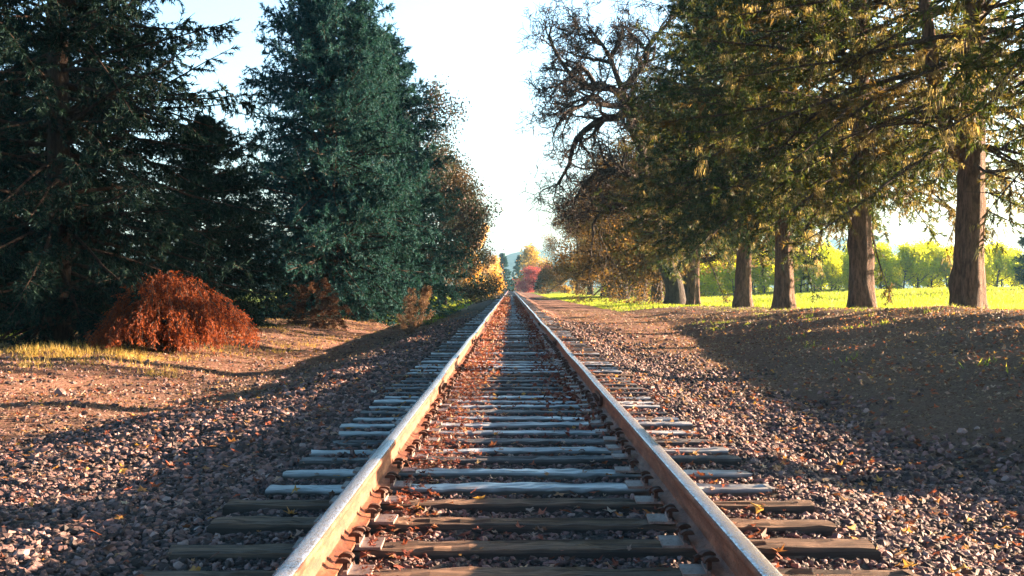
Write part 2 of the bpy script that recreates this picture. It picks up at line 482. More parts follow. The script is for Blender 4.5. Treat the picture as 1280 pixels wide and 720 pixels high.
# ------------------------------------------------------------------ fallen leaves
def leaf_flakes(mb, X, Y, Z, size):
    """lobed, curled leaves: a star polygon fanned from its middle"""
    N = len(X)
    if not N: return
    k = 11
    a = np.linspace(.25, 2 * math.pi - .25, k)
    r = np.where(np.arange(k) % 2 == 0, .55, 1.0) * (1 - .25 * np.abs(a - math.pi) / math.pi)
    ring = np.stack([np.cos(a) * r, np.sin(a) * r * .85, np.zeros(k)], -1)
    V = np.concatenate([[[0, 0, 0]], ring])[None] * rng.uniform(.6, 1.25, (N, k + 1, 1))
    V = V * size[:, None, None]
    curl = rng.uniform(-.3, 1.1, (N, 1)) * rng.choice([1, 1, -1], (N, 1))
    V[:, :, 2] = (curl * (V[:, :, 1] ** 2) + rng.uniform(-.3, .5, (N, 1)) * V[:, :, 0] ** 2) / size[:, None] + rng.normal(0, .06, V.shape[:2]) * size[:, None]
    yaw = rng.random(N) * 2 * math.pi; pit = rng.normal(0, .27, N); rol = rng.normal(0, .27, N)
    cy, sy, cp, sp, cr, sr = np.cos(yaw), np.sin(yaw), np.cos(pit), np.sin(pit), np.cos(rol), np.sin(rol)
    Rm = np.stack([np.stack([cy * cp, cy * sp * sr - sy * cr, cy * sp * cr + sy * sr], -1),
                   np.stack([sy * cp, sy * sp * sr + cy * cr, sy * sp * cr - cy * sr], -1),
                   np.stack([-sp, cp * sr, cp * cr], -1)], 1)
    V = np.einsum('nij,nkj->nki', Rm, V) + np.stack([X, Y, Z], -1)[:, None]
    b = np.arange(1, k)
    tri = np.stack([np.zeros(k - 1, int), b, b + 1], -1)
    f = (tri[None] + (np.arange(N) * (k + 1))[:, None, None]).reshape(-1, 3)
    mb.put(V.reshape(-1, 3), T=f, rnd=np.repeat(rng.random(N), k + 1))

def simple_flakes(mb, X, Y, Z, size):
    N = len(X)
    D = rng.normal(size=(N, 3)) * np.array([1, 1, .45])
    leaves(mb, np.stack([X, Y, Z], -1), D, size * 1.5, size)

mb = MB()
X, Y = in_view(3.2, 9, 70)
k = rng.random(len(X)) < np.where(X > 1.0, .75, np.where(X < -1.2, .35, .45)); X, Y = X[k], Y[k]
k = (X < 2.6 + rng.random(len(X)) * 2) & off_ties(X, Y, -.05) & (np.abs(np.abs(X) - .755) > .09); X, Y = X[k], Y[k]
leaf_flakes(mb, X, Y, Hgt(X, Y) + .03 + rng.random(len(X)) * .015, .014 + .034 * rng.random(len(X)) ** 1.6)
X, Y = in_view(9, 17, 22); k = (np.abs(np.abs(X) - .755) > .09) & off_ties(X, Y, -.03); X, Y = X[k], Y[k]
leaf_flakes(mb, X, Y, Hgt(X, Y) + .03, rng.uniform(.022, .055, len(X)))
for y0, y1, dn, s in ((12, 28, 34, .04), (28, 60, 7, .06)):
    X, Y = in_view(y0, y1, dn); k = (np.abs(X) < 9) & (np.abs(np.abs(X) - .755) > .09)
    X, Y = X[k], Y[k]
    simple_flakes(mb, X, Y, Hgt(X, Y) + .012, rng.uniform(.4, 1, len(X)) * s)
N = 2600
Y = rng.uniform(7, 30, N); X = rng.uniform(3.6, 9.5, N)
k = np.sin(X * 2.1 + Y * .5) * np.sin(Y * .7 - X) + rng.normal(0, .35, N) > .1
simple_flakes(mb, X[k], Y[k], Hgt(X[k], Y[k]) + .012, rng.uniform(.018, .04, int(k.sum())))
tag(add('fallen_leaves', mb.mesh('fallen_leaves', M['litter'])), 'orange, tan and lilac fallen leaves scattered over the gravel and banks', 'leaves', kind='stuff')

mb = MB()
def strip(y0, y1, dens, x0, x1, size, simple, h0, h1):
    N = int((y1 - y0) * abs(x1 - x0) * dens)
    Y = rng.uniform(y0, y1, N); u = rng.random(N) ** 1.5
    clump = .5 + .5 * np.sin(Y * 2.9 + 1.3 * np.sin(Y * .7)) * np.sin(Y * .9 + 1)
    k = rng.random(N) < .25 + .75 * clump
    Y, u = Y[k], u[k]
    X = x0 + (x1 - x0) * u * rng.uniform(.6, 1.0, len(u))
    Z = h0 + (h1 - h0) * rng.random(len(u)) * (1 - np.abs(u - .3))
    s = rng.uniform(.6, 1.1, len(u)) * size
    (simple_flakes if simple else leaf_flakes)(mb, X, Y, Z, s)
strip(4.2, 7.2, 600, -.63, -.36, .030, False, -.03, .05)
strip(7.2, 15, 620, -.64, -.12, .033, False, -.03, .045)
strip(15, 45, 420, -.66, -.02, .042, True, -.02, .035)
strip(45, 150, 160, -.66, .0, .08, True, -.02, .035)
strip(9, 40, 330, .62, .10, .045, True, -.03, .03)
strip(40, 150, 90, .64, .15, .07, True, -.02, .03)
strip(4.2, 30, 240, .86, 1.25, .034, False, -.04, .02)
N = 900
Y = rng.uniform(4.3, 12, N); X = rng.uniform(-.6, .62, N); k = off_ties(X, Y, -.015) & (np.sin(X * 7 + Y * 5) + rng.normal(0, .5, N) > .1)
leaf_flakes(mb, X[k], Y[k], Hgt(X[k], Y[k]) + .02, .014 + .022 * rng.random(int(k.sum())))
tag(add('leaf_drift', mb.mesh('leaf_drift', M['redlitter'])), 'red and rust fallen leaves drifted against the inside of the rails', 'leaves', kind='stuff')

# fine litter on the dirt bank and left verge
mb = MB()
for y0, y1, dn, s in ((5, 14, 300, .015), (14, 30, 130, .022), (30, 70, 20, .042)):
    X, Y = in_view(y0, y1, dn); k = ((X > 2.4) & (X < 12)) | ((X < -2.5) & (X > -12)); X, Y = X[k], Y[k]
    D = rng.normal(size=(len(X), 3)) * np.array([1, 1, .35])
    blades(mb, np.stack([X, Y, Hgt(X, Y) + .006], -1), D, s * 3.2 * rng.uniform(.5, 1.2, len(X)), s * .8)
M['chaff'] = leaf_mat('dry_chaff', [(0, (.07, .045, .03)), (.6, (.17, .11, .075)), (1, (.34, .26, .19))], .2)
tag(add('dry_litter', mb.mesh('dry_litter', M['chaff'])), 'dry twigs and needle litter spread over the dirt banks', 'litter', kind='stuff')

# ------------------------------------------------------------------ the track
def tie_mesh(name, half_len, mat, seed):
    g = np.random.default_rng(seed)
    nx, w, h = 40, TIEW, .17
    xs = np.linspace(-half_len, half_len, nx + 1)
    prof = np.array([[-.5, -1], [-.5, -.12], [-.44, -.02], [-.28, .0], [-.1, -.006], [.1, .0], [.28, -.004], [.44, -.02], [.5, -.12], [.5, -1]])
    k = len(prof)
    jit = np.cumsum(g.normal(0, .0022, (nx + 1, 1)), 0)
    y = prof[:, 0][None] * w * (1 + g.normal(0, .012, (nx + 1, k))) + jit
    z = prof[:, 1][None] * h + g.normal(0, .0030, (nx + 1, k))
    z += .006 * np.sin(np.linspace(0, 1, nx + 1) * g.uniform(3, 9) + g.uniform(0, 6))[:, None]
    for _ in range(7):
        c = g.integers(4, 7); a = g.integers(0, nx - 6); z[a:a + g.integers(4, 10), c] -= g.uniform(.006, .016)
    X = np.repeat(xs[:, None], k, 1)
    X[0] += g.normal(0, .012, k); X[-1] += g.normal(0, .012, k)
    V = np.stack([X, y, z], -1).reshape(-1, 3)
    i = np.arange((nx + 1) * k).reshape(nx + 1, k)
    q = np.stack([i[:-1, :-1], i[1:, :-1], i[1:, 1:], i[:-1, 1:]], -1).reshape(-1, 4)
    ends = []
    for e, row in ((0, i[0]), (1, i[-1])):
        for a in range(k // 2 - 1):
            b = [row[a], row[a + 1], row[k - 2 - a], row[k - 1 - a]]
            ends.append(b if e == 0 else b[::-1])
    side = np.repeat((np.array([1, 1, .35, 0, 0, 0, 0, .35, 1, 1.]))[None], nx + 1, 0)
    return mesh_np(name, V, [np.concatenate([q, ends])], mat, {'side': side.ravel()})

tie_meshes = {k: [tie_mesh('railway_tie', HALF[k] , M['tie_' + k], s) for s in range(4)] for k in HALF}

# tie plate with shoulders; cut spike with an offset head
def plate_mesh():
    m = MB()
    m.box((0, 0, .006), (.36, .18, .012))
    m.box((-.086, 0, .017), (.016, .18, .012)); m.box((.086, 0, .017), (.016, .18, .012))
    return m.mesh('tie_plate', M['plate'])
def spike_mesh():
    m = MB()
    m.box((.006, 0, .006), (.017, .017, .06))
    # overhanging rounded head towards the rail (+x)
    k = 8; a = np.linspace(0, math.pi, k)
    pr = np.stack([.014 - .028 * np.cos(a), .036 + .016 * np.sin(a)], -1)
    V = np.concatenate([np.stack([pr[:, 0], np.full(k, s), pr[:, 1]], -1) for s in (-.017, .017)])
    i = np.arange(k - 1)
    q = np.stack([i, i + 1, i + 1 + k, i + k], -1)
    Vb = np.array([[-.014, -.017, .034], [.042, -.017, .034], [-.014, .017, .034], [.042, .017, .034]])
    m.put(np.concatenate([V, Vb]), Q=np.concatenate([q, [[0, k, 2 * k + 2, 2 * k], [k - 1, 2 * k + 1, 2 * k + 3, 2 * k - 1], [2 * k, 2 * k + 2, 2 * k + 3, 2 * k + 1]]]),
          T=np.concatenate([[[0, j + 1, j] for j in range(1, k - 1)], [[k, k + j, k + j + 1] for j in range(1, k - 1)]]))
    return m.mesh('spike', M['rust_dark'])
def anchor_mesh():
    """spring anchor hooked under the rail foot: a bent bar with an upturned nose"""
    m = MB()
    P = np.array([[[-.02, 0, -.035], [.028, 0, -.036], [.045, 0, -.018], [.043, 0, .008], [.022, 0, .019], [.0, 0, .017]]])
    tubes(m, P, np.array([[.011, .013, .014, .013, .011, .008]]), 6)
    return m.mesh('rail_anchor', M['rust_dark'])
PLATE, SPIKE, ANCHOR = plate_mesh(), spike_mesh(), anchor_mesh()

def ordinal(i): return ['nearest', 'second', 'third', 'fourth', 'fifth', 'sixth', 'seventh', 'eighth', 'ninth', 'tenth', 'eleventh', 'twelfth',
                        'thirteenth', 'fourteenth', 'fifteenth', 'sixteenth', 'seventeenth', 'eighteenth', 'nineteenth', 'twentieth'][i]
LOOK = {'dark': 'dark brown creosoted', 'pale': 'pale bleached', 'grey': 'weathered grey'}
for i, y in enumerate(tie_y):
    kd = kinds[i]
    o = add('railway_tie', tie_meshes[kd][i % 4])
    far = smooth(20, 60, y)
    o.location = (rng.normal(0, .02), y, rng.normal(0, .004) - .012 * far)
    o.rotation_euler = (rng.normal(0, .012), rng.normal(0, .003), rng.normal(0, .013) + (math.pi if i % 3 == 0 else 0))
    o.scale = (half[i] / HALF[kd], rng.uniform(.93, 1.06), 1)
    j = i - 1
    if 0 <= j < 18:
        tag(o, f'{LOOK[kd]} wooden tie, {ordinal(j)} from the bottom of the photo', 'railway tie', 'wooden ties under the rails')
    else:
        tag(o, 'weathered wooden tie farther along the track, seen edge on', 'railway tie', 'wooden ties under the rails')
    if i < 46:
        inv = -1 if i % 3 == 0 else 1
        for side in (-1, 1):
            p = add('tie_plate', PLATE, o)
            p.location = (side * .755 * inv / o.scale[0], rng.normal(0, .008), .001); p.rotation_euler = (0, 0, rng.normal(0, .02)); p.scale = (1 / o.scale[0], 1, 1)
            for e, yy in ((-1, -.055), (-1, .055), (1, rng.choice([-.055, .055]))):
                # e = -1: gauge side
                sp = add('spike', SPIKE, p)
                inward = -side * inv * (1 if e == -1 else -1)
                sp.location = (inward * .088, yy + rng.normal(0, .006), .012)
                sp.rotation_euler = (0, 0, (math.pi if inward > 0 else 0) + rng.normal(0, .18))
                sp.location.z += abs(rng.normal(0, .004))
mb = MB()
for y in np.arange(tie_y[-1] + .5, 400, .495):
    mb.box((0, y, -.08), (2.66 + rng.normal(0, .05), .21, .16 + rng.normal(0, .006)))
tag(add('railway_ties', mb.mesh('railway_ties', M['tie_grey'])), 'distant row of grey ties running together towards the vanishing point', 'railway ties', kind='stuff')

RAIL_Z0, RAIL_H = .015, .165
def rail_path(y, side):
    return side * .755 + .010 * np.sin(y * .31 + side) * smooth(9, 30, y) + .006 * np.sin(y * .9 + 2 * side) * smooth(7, 14, y), \
           .004 * np.sin(y * .23 + side * 2) * smooth(8, 20, y)
def rail(side, label):
    hw, web, fw, H = .036, .009, .070, RAIL_H
    half_p = [(fw, 0), (fw, .010), (.03, .020), (web + .004, .032), (web, .06), (web, .11), (web + .004, .123), (hw - .004, .131), (hw, .137), (hw, .156), (hw - .005, .1625), (hw - .014, H), (0, H + .001)]
    pts = half_p + [(-x, z) for x, z in half_p[-2::-1]]
    pr = np.array(pts); k = len(pr)
    ys = np.concatenate([np.arange(2.5, 40, .25), np.arange(40, 150, 1.0), np.arange(150, 401, 10.)])
    cx, cz = rail_path(ys, side)
    V = np.stack([cx[:, None] + pr[:, 0][None], np.repeat(ys[:, None], k, 1), RAIL_Z0 + cz[:, None] + pr[:, 1][None]], -1).reshape(-1, 3)
    i = np.arange(len(ys) * k).reshape(len(ys), k)
    q = np.stack([i[:-1, :-1], i[:-1, 1:], i[1:, 1:], i[1:, :-1]], -1)
    mi = np.zeros(q.shape[:2], int); mi[:, 10:14] = 1
    ends = [[i[0, a], i[0, a + 1], i[0, k - 2 - a], i[0, k - 1 - a]][::-1] for a in range(k // 2 - 1)]
    q = np.concatenate([q.reshape(-1, 4), ends]); mi = np.concatenate([mi.ravel(), np.zeros(len(ends), int)])
    me = mesh_np('steel_rail', V, [q], [M['rust_rail'], M['rail_top']], None, True, mi)
    me.set_sharp_from_angle(angle=R(40))
    o = add('steel_rail', me)
    tag(o, label, 'rail', 'steel rails of the track')
    # joint bars
    for jy in ((12.1, 22.5, 34) if side < 0 else (10.9, 21.8, 33)):
        x0, z0 = rail_path(np.array(jy), side)
        m = MB()
        m.box((-side * .024, 0, .080), (.022, .62, .075)); m.box((-side * .034, 0, .038), (.03, .62, .012))
        jb = add('joint_bar', m.mesh('joint_bar', M['rust_dark']), o, (float(x0), jy, RAIL_Z0 + float(z0)))
        for by in (-.24, -.08, .08, .24):
            b = MB(); P = np.array([[[0, 0, 0], [-side * .03, 0, 0]]]); tubes(b, P, np.full((1, 2), .016), 6)
            P2 = np.array([[[-side * .029, 0, 0], [-side * .031, 0, 0]]]); tubes(b, P2, np.array([[.016, .001]]), 6)
            add('bolt', b.mesh('bolt', M['rust_dark']), jb, (-side * .035, by, .082))
    # spring anchors between the spikes
    n = 0
    for y in tie_y[:48]:
        for dy in (.145,):
            a = add('rail_anchor', ANCHOR, o)
            xx, zz = rail_path(np.array(y + dy), side)
            a.location = (float(xx) - side * .052, y + dy + rng.normal(0, .02), RAIL_Z0 + .004)
            a.rotation_euler = (0, 0, (math.pi if side > 0 else 0) + rng.normal(0, .08))
    return o
rail(-1, 'long rusty steel rail on the left, its inner face lit orange by the sun')
rail(1, 'long rusty steel rail on the right, its inner face in shade')

# ------------------------------------------------------------------ trees
def trunk(mb, H, r0, r1=.03, lean=(0, 0), sides=26, flare=.34, bend=.16, k=44):
    z = np.linspace(0, 1, k) ** 1.4 * H
    a = np.arange(sides) * 2 * math.pi / sides
    rad = r1 + (r0 - r1) * (1 - z / H) ** .9
    fl = 1 + flare * np.exp(-z / (r0 * 1.3))
    ph = rng.random(4) * 6
    cx = lean[0] * z / H + bend * np.sin(z * .35 + ph[0]) * (z / H); cy = lean[1] * z / H + bend * np.sin(z * .3 + ph[1]) * (z / H)
    lob = 1 + .10 * np.sin(3 * a[None] + ph[2] + z[:, None] * .15) * np.exp(-z[:, None] / 2) + .05 * np.sin(7 * a[None] + ph[3]) + rng.normal(0, .018, (k, sides))
    rr = rad[:, None] * (1 + (fl[:, None] - 1) * (1 + .45 * np.sin(5 * a[None] + ph[3]))) * lob
    for _ in range(9):
        zk, ak, am = rng.uniform(.4, min(H, 7)), rng.random() * 6.28, rng.uniform(.04, .13) * r0 / .36
        da = np.abs((a - ak + math.pi) % (2 * math.pi) - math.pi)
        rr = rr + am * np.exp(-((z - zk) / .22) ** 2)[:, None] * np.exp(-(da / .35) ** 2)[None]
    V = np.stack([cx[:, None] + rr * np.cos(a), cy[:, None] + rr * np.sin(a), np.repeat(z[:, None], sides, 1)], -1)
    V[0, :, 2] -= .5
    i = np.arange(k * sides).reshape(k, sides)
    q = np.stack([i[:-1], np.roll(i, -1, 1)[:-1], np.roll(i, -1, 1)[1:], i[1:]], -1).reshape(-1, 4)
    mb.put(V.reshape(-1, 3), Q=q)
    return lambda h: (np.interp(h, z, cx), np.interp(h, z, cy), np.interp(h, z, rad))

def conifer(H=18, r0=.35, base=.6, rmax=4.5, nbr=170, ntw=26, nbl=30, blen=.13, bw=.022, droop=-.25, tipup=.10, tw_len=.8, power=.8,
            hang=.5, lichen=0, dead=0, foliage='spruce', seed=1, ragged=.25, cap=99, baretw=.0, hexp=1.15, iso=.45, elr=.25, fork=None):
    """tapered trunk, whorled branches, flat hanging twig sprays of needles -> dict of part meshes"""
    global rng
    old, rng = rng, np.random.default_rng(seed)
    tm, fm, out = MB(), MB(), {}
    pos = trunk(tm, H, r0)
    bm_ = MB()
    h = base + (min(H, cap) - base - .3) * rng.random(nbr) ** hexp
    az = rng.random(nbr) * 2 * math.pi
    fr = 1 - (h - base) / (H - base)
    L = rmax * np.maximum(fr, .03) ** power * rng.uniform(1 - ragged, 1 + ragged * .4, nbr)
    # lower quarter slightly shorter
    L *= .75 + .25 * smooth(0, .15, 1 - fr)
    cx, cy, rr = pos(h)
    P0 = np.stack([cx, cy, h], -1)
    el = np.interp(fr, [0, .5, 1], [.9, .25, .0]) + rng.normal(0, elr, nbr)
    D0 = np.stack([np.cos(az) * np.cos(el), np.sin(az) * np.cos(el), np.sin(el)], -1)
    k = 8
    P = np.zeros((nbr, k, 3)); P[:, 0] = P0; D = D0
    for i in range(1, k):
        D = norm(D + np.array([0, 0, 1]) * ((droop if i < k * .6 else tipup) * fr[:, None]) / 2.5 + rng.normal(0, .05, (nbr, 3)))
        P[:, i] = P[:, i - 1] + D * (L / (k - 1))[:, None]
    t = np.linspace(0, 1, k)
    br = (.010 + .009 * L)[:, None] * (1 - .88 * t)[None]
    tubes(bm_, P, br, 5)
    # twigs
    if fork:
        fz, fa = fork
        fx, fy, fr_ = pos(np.array([fz]))
        FP = np.array([[0, 0, 0], [.35, 0, .45], [.62, 0, 1.1], [.85, 0, 1.9], [1.0, 0, 3.0], [1.2, 0, 4.5], [1.25, 0, 6.5]]) @ np.array([[math.cos(fa), math.sin(fa), 0], [0, 0, 0], [0, 0, 1]])
        tubes(tm, (FP + np.array([fx[0], fy[0], fz]))[None], np.array([[.20, .19, .175, .165, .15, .13, .10]]), 12)
    T = np.sort(rng.random((nbr, ntw)) ** .75 * .88 + .12, 1)
    tp, tt = at(P, T)
    sidev = norm(np.cross(tt, np.array([0, 0, 1.])))
    sgn = np.where(rng.random((nbr, ntw, 1)) < .5, -1, 1)
    td = norm(tt * rng.uniform(.3, .9, (nbr, ntw, 1)) + sidev * sgn * rng.uniform(.3, 1, (nbr, ntw, 1)) + np.array([0, 0, -1.]) * rng.uniform(-.15, hang * 1.6, (nbr, ntw, 1)) + rng.normal(0, iso, (nbr, ntw, 3)))
    tl = tw_len * rng.uniform(.45, 1.1, (nbr, ntw)) * np.minimum(1, .35 + L[:, None] / rmax) * (1 - .45 * T)
    TP = walk(tp.reshape(-1, 3), td.reshape(-1, 3), tl.ravel(), 4, .12, -.10 * hang)
    tubes(bm_, TP, np.repeat(np.array([[.010, .008, .005, .002]]), len(TP), 0), 3)
    keep = rng.random(len(TP)) > baretw
    # needles
    TPk = TP[keep]; tlk = tl.ravel()[keep]
    S = rng.random((len(TPk), nbl))
    q, d = at(TPk, S)
    q = q.reshape(-1, 3); d = d.reshape(-1, 3)
    nd = norm(d * .75 + perp(d) * .8 + np.array([0, 0, -.12]))
    blades(fm, q, nd, blen * rng.uniform(.6, 1.2, len(q)), bw)
    if lichen:
        lm = MB()
        j = rng.integers(0, len(TP), lichen)
        low = TP[j, 0, 2] < base + (H - base) * .38
        j = j[low]; st = TP[j, rng.integers(0, 4, len(j))]
        nst = 24
        c = np.repeat(st, nst, 0) + rng.normal(0, .05, (len(j) * nst, 3)) * np.array([1.3, 1.3, .4])
        dd = np.array([0, 0, -1.]) + rng.normal(0, .3, (len(c), 3))
        blades(lm, c, dd, np.repeat(rng.uniform(.1, .42, len(j)) ** 1.2, nst) * rng.uniform(.4, 1.1, len(c)), .016)
        out['lichen'] = lm.mesh('lichen', M['lichen'])
    if dead:
        dm = MB()
        hh = rng.uniform(base * .75, base + 2.5, dead); a2 = rng.random(dead) * 6.28
        cx, cy, rr = pos(hh)
        DP = walk(np.stack([cx, cy, hh], -1), np.stack([np.cos(a2), np.sin(a2), rng.uniform(-.2, .3, dead)], -1), rng.uniform(1.5, 4.2, dead), 9, .13, -.05)
        tubes(dm, DP, np.linspace(.045, .008, 9)[None].repeat(dead, 0), 5)
        TT = rng.uniform(.2, 1, (dead, 10)); a, b = at(DP, TT)
        W = walk(a.reshape(-1, 3), (b + perp(b) * 1.0).reshape(-1, 3), rng.uniform(.3, 1.1, dead * 10), 6, .2, -.07)
        tubes(dm, W, np.linspace(.014, .003, 6)[None].repeat(len(W), 0), 3)
        out['dead_branches'] = dm.mesh('dead_branches', M['twig'])
    out['trunk'] = tm.mesh('trunk', M['bark'] if 'pine' in foliage else M['sprucebark'], True)
    out['branches'] = bm_.mesh('branches', M['twig'] if 'pine' in foliage else M['sprucebark'])
    out['crown'] = fm.mesh('crown', M[foliage])
    rng = old
    return out

def broadleaf(H=12, r0=.35, base=2.0, spread=1.0, nlimb=9, levels=((6, .55, .8), (6, .5, .8), (5, .5, .7)), wig=.16, up=.05, limb_len=.6,
              nleaf=6, lsize=.16, foliage='brownleaf', bark='oakbark', seed=1, lean=(0, 0), leafspread=.35, trunk_top=.75, droop=0.0, sides=16, angle=(.5, 1.3), kpts=6, minr=.004):
    """recursively branched tree; leaves scattered round the last twigs"""
    global rng
    old, rng = rng, np.random.default_rng(seed)
    tm, bm_, out = MB(), MB(), {}
    pos = trunk(tm, H * trunk_top, r0, r0 * .22, lean, sides, .4, .25)
    h = rng.uniform(base, H * trunk_top, nlimb); h[0] = H * trunk_top * .98; h[-1] = base
    cx, cy, rr = pos(h)
    az = np.arange(nlimb) * 2.4 + rng.random() * 6
    fr = (h - base) / max(H * trunk_top - base, .1)
    el = np.interp(fr, [0, 1], [.15, 1.0]) + rng.normal(0, .12, nlimb)
    L = limb_len * H * np.interp(fr, [0, .3, 1], [.85, 1, .62]) * rng.uniform(.8, 1.1, nlimb) * spread
    D = np.stack([np.cos(az) * np.cos(el), np.sin(az) * np.cos(el), np.sin(el)], -1)
    P = walk(np.stack([cx, cy, h], -1), D, L, 9, wig * .8, up)
    rad = rr * .62
    tap = np.linspace(1, .25, 9)
    tubes(bm_, P, rad[:, None] * tap[None], 7)
    for li, (nc, ratio, ang) in enumerate(levels):
        N = len(P)
        T = rng.uniform(.25, 1, (N, nc)); T[:, 0] = 1
        q, d = at(P, T)
        k_ = P.shape[1]
        rp = rad[:, None] * np.interp(T, np.linspace(0, 1, len(tap)), tap)
        q = q.reshape(-1, 3); d = d.reshape(-1, 3)
        nd = norm(d + perp(d) * rng.uniform(angle[0], angle[1], (len(d), 1)) * ang + np.array([0, 0, -droop * li]))
        nl = np.repeat(L, nc) * ratio * rng.uniform(.6, 1.15, N * nc) * (1.1 - .5 * T.ravel())
        P = walk(q, nd, nl, kpts, wig, up - droop * .3 * li)
        L = nl; rad = np.maximum(rp.ravel() * .6, minr); tap = np.linspace(1, .35, kpts)
        tubes(bm_, P, rad[:, None] * tap[None], 5 if li == 0 else 3)
    out['trunk'] = tm.mesh('trunk', M[bark], True)
    out['branches'] = bm_.mesh('branches', M['twig'] if bark != 'oakbark' else M['oakbark'])
    if nleaf:
        fm = MB()
        S = rng.random((len(P), nleaf)) * .8 + .2
        q, d = at(P, S)
        q = q.reshape(-1, 3) + rng.normal(0, leafspread * .5, (len(P) * nleaf, 3)) * lsize * 3
        leaves(fm, q, rng.normal(size=q.shape) + np.array([0, 0, -.4]), lsize * rng.uniform(.6, 1.2, len(q)), lsize * .7)
        out['crown'] = fm.mesh('crown', M[foliage])
    rng = old
    return out

def plant(name, parts, loc, rz, s, label, cat, group=None, squash=None):
    x, y = loc
    o = empty(name, (x, y, float(Hgt(x, y)) - .02), rz, s)
    if squash: o.scale = squash
    if name == 'pine_tree': o.rotation_euler = (TILT.normal(0, .02), TILT.normal(0, .02), rz)
    for k in parts: add(k, parts[k], o)
    return tag(o, label, cat, group)

def px(u, y): return CAMX + (u - 638) / F * y

# ---- left side: dark spruces and firs
GL = 'evergreens along the left of the track'
spA = conifer(H=19, r0=.30, base=.3, rmax=5.3, nbr=270, ntw=32, nbl=32, blen=.13, bw=.030, hang=.7, foliage='spruce', seed=11, droop=-.22, tipup=.14, power=.6, cap=12)
plant('spruce_tree', spA, (px(72, 28), 28), 0.4, 1, 'tall dark spruce with drooping boughs at the left edge beside the rust flare dome', 'tree', GL)
spB = conifer(H=9.8, r0=.22, base=.2, rmax=4.8, nbr=300, ntw=26, nbl=28, blen=.17, bw=.036, hang=.6, foliage='spruce', seed=12, power=.55)
plant('spruce_tree', spB, (px(262, 43), 43), 1.2, .72, 'lower dark spruce filling the gap behind the rust flare dome', 'tree', GL)
plant('spruce_tree', spA, (px(112, 40), 40), 2.2, .86, 'tall spruce standing behind the left edge spruce, sky specks through its boughs', 'tree', GL)
plant('spruce_tree', spB, (px(-60, 38), 38), 2.9, 1.35, 'dark spruce cut by the left edge behind the tallest drooping spruce', 'tree', GL)
firC = conifer(H=17.8, r0=.38, base=.6, rmax=6.9, nbr=640, ntw=30, nbl=20, blen=.20, bw=.055, hang=.25, iso=.8, elr=.35, foliage='fir', seed=13, power=.48, tw_len=1.1, ragged=.3)
plant('fir_tree', firC, (px(411, 60), 60), 0.3, 1, 'tall dense blue green fir, widest crown left of the track', 'tree', GL, (.88, .88, 1))
plant('fir_tree', firC, (px(474, 73), 73), 2.1, .9, 'second tall fir right of the widest fir, its trunk foot in the lit grass', 'tree', GL)

redT = broadleaf(H=16, r0=.3, base=2.2, nlimb=12, levels=((7, .5, .8), (6, .5, .8), (5, .55, .8)), nleaf=5, lsize=.20, leafspread=1.4, foliage='redtwigleaf', seed=21, limb_len=.34, up=.07)
plant('broadleaf_tree', redT, (px(520, 95), 95), 0, 1.12, 'dull reddish twiggy tree right of the tall firs', 'tree')
brn = broadleaf(H=13, r0=.35, base=1.2, nlimb=13, levels=((7, .5, .8), (6, .5, .8), (5, .55, .8)), nleaf=8, lsize=.22, leafspread=1.6, foliage='darkbrownleaf', seed=22, limb_len=.36, up=.03)
plant('oak_tree', brn, (px(553, 118), 118), 1, 1.15, 'brown leaved oak catching sun left of the track beyond the reddish tree', 'tree')
plant('oak_tree', brn, (px(570, 150), 150), 2.2, 1.05, 'smaller brown leaved oak left of the track beside the yellow trees', 'tree')
yel = broadleaf(H=9, r0=.2, base=.8, nlimb=12, levels=((6, .5, .8), (6, .55, .8)), nleaf=30, lsize=.34, leafspread=1.3, foliage='yellow', seed=23, limb_len=.36, up=.04)
pal = broadleaf(H=12, r0=.2, base=1.0, nlimb=12, levels=((6, .5, .8), (6, .55, .8)), nleaf=16, lsize=.42, foliage='palegold', seed=24, limb_len=.32, up=.06)
plant('birch_tree', pal, (px(598, 235), 235), 0, 1.12, 'pale gold airy tree rising behind the yellow trees', 'tree')
plant('maple_tree', yel, (px(590, 190), 190), 0, .72, 'small deep yellow maple nearest the brown oaks', 'tree')
plant('maple_tree', yel, (px(612, 250), 250), 1.4, .82, 'taller bright yellow maple beside the dark narrow conifer', 'tree')
plant('maple_tree', yel, (px(617, 210), 210), 2.6, .45, 'low orange yellow maple under the bright yellow maple', 'tree')
cone = conifer(H=12, r0=.22, base=.3, rmax=2.6, nbr=90, ntw=14, nbl=14, blen=.5, bw=.13, hang=.3, foliage='fir', seed=25, power=.8)
plant('conifer_tree', cone, (px(629, 415), 415), 0, 1.12, 'narrow dark conifer left of the vanishing point', 'tree', None, (1.7, 1.7, 1.08))
plant('conifer_tree', cone, (px(624, 330), 330), 2, .55, 'low dark conifer below the yellow maple', 'tree')
plant('conifer_tree', cone, (px(650, 425), 425), 1, 1.05, 'dark conifer right of the vanishing point', 'tree', None, (1.6, 1.6, 1.05))
plant('conifer_tree', cone, (px(664, 470), 470), 3, 1.45, 'tallest dark conifer tip above the gold green tree', 'tree')
plant('conifer_tree', cone, (px(684, 440), 440), 5, .85, 'dark conifer behind the right side of the crimson tree', 'tree')
plant('conifer_tree', cone, (px(641, 640), 640), 4, .8, 'tiny conifer straight down the line at the vanishing point', 'tree')
gg = broadleaf(H=11, r0=.25, base=1.0, nlimb=12, levels=((6, .5, .8), (6, .55, .8)), nleaf=28, lsize=.42, leafspread=1.3, foliage='goldgreen', seed=26, limb_len=.36, up=.05)
plant('maple_tree', gg, (px(668, 400), 400), 0, 1.25, 'gold green maple behind the crimson tree', 'tree')
crm = broadleaf(H=7.5, r0=.2, base=.6, nlimb=12, levels=((6, .5, .8), (6, .55, .8)), nleaf=34, lsize=.34, leafspread=1.4, foliage='crimson', seed=27, limb_len=.42, up=.03)
